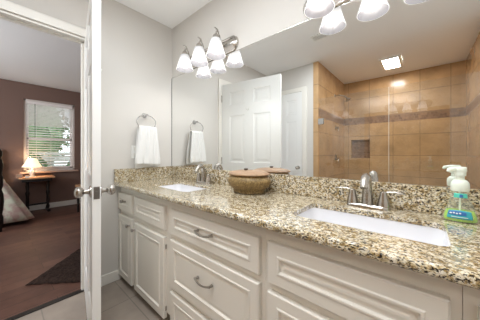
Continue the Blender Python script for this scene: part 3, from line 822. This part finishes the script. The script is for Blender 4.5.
MB().tube([(SX + 0.0005, -2.55, 2.06), (SX + 0.06, -2.55, 2.06), (SX + 0.14, -2.55, 2.03), (SX + 0.175, -2.55, 2.00)], 0.010, 10).build('arm', M['chrome'], sh, True)
b = MB(); b.lathe([(0.011, 0.0), (0.013, -0.02), (0.030, -0.045), (0.044, -0.058), (0.044, -0.066), (0.001, -0.067)], (0, 0, 0), 20)
b.bm.transform(Matrix.Translation((SX + 0.172, -2.55, 2.005)) @ Matrix.Rotation(math.radians(-35), 4, 'Y')); b.build('head', M['chrome'], sh, True)
b = MB(); b.lathe([(0.028, 0.0005), (0.026, 0.008), (0.011, 0.010)], (0, 0, 0), 18); b.bm.transform(Matrix.Translation((SX, -2.55, 2.06)) @ Matrix.Rotation(PI / 2, 4, 'Y')); b.build('flange', M['chrome'], sh, True)
def valve(name, z, r, label):
    t = thing(name, (SX, -2.60, z), label, 'shower valve')
    b = MB(); b.lathe([(r, 0.0005), (r, 0.006), (r * 0.5, 0.014), (0.018, 0.016), (0.018, 0.05), (0.012, 0.054)], (0, 0, 0), 24); b.bm.transform(Matrix.Translation((SX, -2.60, z)) @ Matrix.Rotation(PI / 2, 4, 'Y')); b.build('escutcheon', M['chrome'], t, True)
    MB().tube([(SX + 0.045, -2.60, z), (SX + 0.050, -2.57, z - 0.03), (SX + 0.055, -2.55, z - 0.06)], [0.009, 0.007, 0.006], 10).build('lever', M['chrome'], t, True)
valve('shower_valve', 0.99, 0.075, 'round chrome shower valve low on the tiled wall')
valve('diverter_valve', 1.52, 0.045, 'small chrome diverter valve midway up the tiled shower wall')
# recessed shower lamp
lx, ly = 1.65, -2.53
rl = thing('ceiling_light', (lx, ly, CZ), 'lit rectangular lamp in the ceiling over the shower', 'ceiling light')
b = MB()
for x0, x1, y0, y1 in ((lx - 0.125, lx + 0.125, ly - 0.235, ly - 0.20), (lx - 0.125, lx + 0.125, ly + 0.20, ly + 0.235), (lx - 0.125, lx - 0.09, ly - 0.20, ly + 0.20), (lx + 0.09, lx + 0.125, ly - 0.20, ly + 0.20)):
    b.box(x0, x1, y0, y1, CZ - 0.022, CZ - 0.0005)
b.build('trim_frame', M['white'], rl, bevel=0.004)
MB().box(lx - 0.09, lx + 0.09, ly - 0.20, ly + 0.20, CZ - 0.016, CZ - 0.001).build('diffuser', M['diffuser'], rl)
# ceiling register
vx, vy = 1.14, -1.17
vt = thing('ceiling_vent', (vx, vy, CZ), 'small white louvred air register in the ceiling, seen in the mirror', 'vent')
b = MB()
for x0, x1, y0, y1 in ((vx - 0.11, vx + 0.11, vy - 0.06, vy - 0.045), (vx - 0.11, vx + 0.11, vy + 0.045, vy + 0.06), (vx - 0.11, vx - 0.095, vy - 0.045, vy + 0.045), (vx + 0.095, vx + 0.11, vy - 0.045, vy + 0.045)):
    b.box(x0, x1, y0, y1, CZ - 0.010, CZ - 0.0005)
b.build('frame', M['white'], vt, bevel=0.002)
MB().box(vx - 0.095, vx + 0.095, vy - 0.045, vy + 0.045, CZ - 0.003, CZ - 0.0008).build('duct', mat('duct_grey', (0.18, 0.17, 0.16), 0.7), vt)
b = MB()
for k in range(5): b.box(vx - 0.095, vx + 0.095, vy - 0.040 + k * 0.018, vy - 0.034 + k * 0.018, CZ - 0.009, CZ - 0.004)
b.build('louvres', M['white'], vt)

# ------------------------------------------------------------------ bedroom furniture
# console table
tb = thing('console_table', (-3.40, -0.78, 0), 'small wood topped table with black turned legs under the window', 'table')
TX0, TX1, TY0, TY1 = -3.58, -3.22, -0.975, -0.50
MB().box(TX0, TX1, TY0, TY1, 0.625, 0.652).build('tabletop', M['tablewood'], tb, bevel=0.006)
MB().box(TX0 + 0.03, TX1 - 0.03, TY0 + 0.04, TY1 - 0.04, 0.575, 0.625).build('apron', M['black'], tb, bevel=0.003)
lpf = [(0.022, 0.05), (0.030, 0.08), (0.020, 0.12), (0.026, 0.20), (0.020, 0.30), (0.032, 0.36), (0.018, 0.40), (0.026, 0.48), (0.020, 0.53), (0.030, 0.575)]
for y in (TY0 + 0.115, TY1 - 0.085):
    MB().lathe(lpf, (-3.40, y, 0), 16).build('leg', M['black'], tb, True)
    MB().box(TX0 + 0.05, TX1 - 0.03, y - 0.022, y + 0.022, 0.0, 0.05).build('foot', M['black'], tb, bevel=0.01)
MB().box(-3.415, -3.385, TY0 + 0.07, TY1 - 0.07, 0.13, 0.16).build('stretcher', M['black'], tb, bevel=0.004)
# lamp
LX, LY, LZ = -3.40, -0.800, 0.6522
la = thing('table_lamp', (LX, LY, LZ), 'lit bedside lamp with a cream shade on the small table', 'lamp')
MB().lathe([(0.055, LZ), (0.055, LZ + 0.012), (0.025, LZ + 0.022), (0.034, LZ + 0.05), (0.042, LZ + 0.085), (0.030, LZ + 0.12), (0.012, LZ + 0.14), (0.010, LZ + 0.19)], (LX, LY, 0), 20).build('base', M['lead'], la, True)
pr = [(0.135, LZ + 0.185), (0.095, LZ + 0.255), (0.062, LZ + 0.335)]
MB().lathe(pr + [(r - 0.003, z) for r, z in pr[::-1]], (LX, LY, 0), 28, cap0=False, cap1=False).build('lamp_shade', M['lampshade'], la, True)
MB().sphere((LX, LY, LZ + 0.23), 0.028).build('bulb', mat('lamp_bulb_glow', (1, 1, 1), 0.4, emit=(1, 0.72, 0.42), estr=25), la, True)
ld = bpy.data.lights.new('lamp_light', 'POINT'); ld.energy = 1.3; ld.color = (1.0, 0.66, 0.38); ld.shadow_soft_size = 0.03
lo = bpy.data.objects.new('lamp_light', ld); COL.objects.link(lo); lo.location = (LX, LY, LZ + 0.345); attach(lo, la)
# small frame and box by the lamp
pf = thing('photo_frame', (-3.33, -0.965, LZ), 'tiny dark photo frame on the table left of the lamp', 'photo frame')
b = MB(); b.box(-0.008, 0.008, -0.042, 0.042, 0, 0.07); b.bm.transform(Matrix.Translation((-3.33, -0.965, LZ)) @ Matrix.Rotation(0.3, 4, 'Z')); b.build('frame', M['sillwood'], pf, bevel=0.003)
b = MB(); b.box(0.008, 0.0095, -0.030, 0.030, 0.012, 0.058); b.bm.transform(Matrix.Translation((-3.33, -0.965, LZ)) @ Matrix.Rotation(0.3, 4, 'Z')); b.build('picture', mat('faded_print', (0.45, 0.38, 0.33), 0.5), pf)
kb_ = thing('trinket_box', (-3.28, -0.87, LZ), 'tiny pale trinket box at the foot of the lamp', 'box')
MB().box(-3.30, -3.26, -0.895, -0.845, LZ, LZ + 0.032).build('body', M['lead'], kb_, bevel=0.003)
MB().box(-3.302, -3.258, -0.897, -0.843, LZ + 0.0325, LZ + 0.042).build('lid', M['tablewood'], kb_, bevel=0.003)
# side table peeping past the door edge
st = thing('side_table', (-2.62, 0.0, 0), 'low side table with reddish wooden top peeping past the door edge', 'table')
MB().box(-2.85, -2.42, -0.275, 0.25, 0.47, 0.505).build('tabletop', M['tablewood'], st, bevel=0.006)
MB().box(-2.83, -2.44, -0.25, 0.23, 0.40, 0.47).build('apron', M['black'], st)
for x in (-2.82, -2.45):
    for y in (-0.235, 0.215):
        MB().tube([(x, y, 0), (x, y, 0.40)], [0.016, 0.022], 12).build('leg', M['black'], st, True)
# bed
bd = thing('bed', (-3.0, -2.1, 0), 'dark wooden post bed at the left edge of the frame', 'bed')
pp = [(0.040, 0.0), (0.040, 0.06), (0.052, 0.10), (0.052, 0.20), (0.040, 0.24), (0.050, 0.30), (0.058, 0.42), (0.052, 0.52), (0.036, 0.58), (0.050, 0.64), (0.050, 0.76), (0.034, 0.80), (0.048, 0.86), (0.052, 0.93), (0.040, 0.99), (0.030, 1.02), (0.044, 1.06), (0.042, 1.11), (0.022, 1.15), (0.008, 1.17)]
for x, y, k in ((-2.42, -1.205, 1), (-3.53, -1.205, 1), (-2.42, -3.10, 1.1), (-3.53, -3.10, 1.1)):
    MB().lathe([(r, z * k) for r, z in pp], (x, y, 0), 20).build('bedpost', M['black'], bd, True)
MB().box(-3.49, -2.46, -3.12, -3.08, 0.25, 1.1).build('headboard', M['black'], bd, bevel=0.01)
for x in (-2.62, -3.42): MB().box(x - 0.02, x + 0.02, -3.05, -1.30, 0.20, 0.32).build('side_rail', M['black'], bd, bevel=0.006)
MB().box(-3.40, -2.64, -3.04, -1.28, 0.325, 0.60).build('mattress', M['white'], bd, bevel=0.04)
# quilt: a skirt that wraps round the corner and flares at the foot
R = []
for z, fx, fy in ((0.655, -0.05, -0.05), (0.645, -0.01, -0.01), (0.60, 0.0, 0.02), (0.48, 0.012, 0.075), (0.34, 0.025, 0.14), (0.20, 0.035, 0.20), (0.07, 0.04, 0.255)):
    ring = []
    P = rrect(-3.02, -2.03, 0.42, 0.90, 0.07, 10)
    n = len(P)
    dense = []
    for i in range(n):
        p, q = Vector(P[i]), Vector(P[(i + 1) % n])
        m_ = max(1, int((q - p).length / 0.05))
        for k in range(m_): dense.append(p.lerp(q, k / m_))
    for i, p in enumerate(dense):
        ex = max(-1, min(1, (p.x + 3.02) / 0.40)); ey = max(0.0, (p.y + 1.55) / 0.38)
        wv = 0.25 * math.sin(i * 0.9)
        ring.append((p.x + ex * fx * (1 + wv), p.y + ey * fy * (1 + 0.3 * wv) * (1 if fy < 0 else max(0.12, min(1, (p.x + 3.16) / 0.25))), z))
    R.append(ring)
tag(MB().loft(R, True, False).build('quilt', M['quilt'], None, True, solid=0.01), 'pale pink and green quilt draped over the foot of the bed', 'quilt')
# rug
a = math.atan2(0.53, -0.56)
rg = MB(); bm = rg.bm
Lr, Wr = 1.25, 0.47; nx, ny = 50, 20; G = []
for i in range(nx + 1):
    row = []
    for j in range(ny + 1):
        e = (i in (0, nx)) or (j in (0, ny))
        row.append(bm.verts.new((i / nx * Lr + random.uniform(-1, 1) * 0.006, -j / ny * Wr + random.uniform(-1, 1) * 0.006, 0.004 if e else 0.016 + random.random() * 0.012)))
    G.append(row)
for r0, r1 in zip(G, G[1:]):
    for j in range(ny): bm.faces.new((r0[j], r0[j + 1], r1[j + 1], r1[j]))
bm.transform(Matrix.Translation((-0.47, -1.045, 0.0008)) @ Matrix.Rotation(a, 4, 'Z'))
tag(rg.build('rug', M['rug'], None, True, solid=0.003), 'dark brown shaggy rug lying askew on the bedroom planks', 'rug')
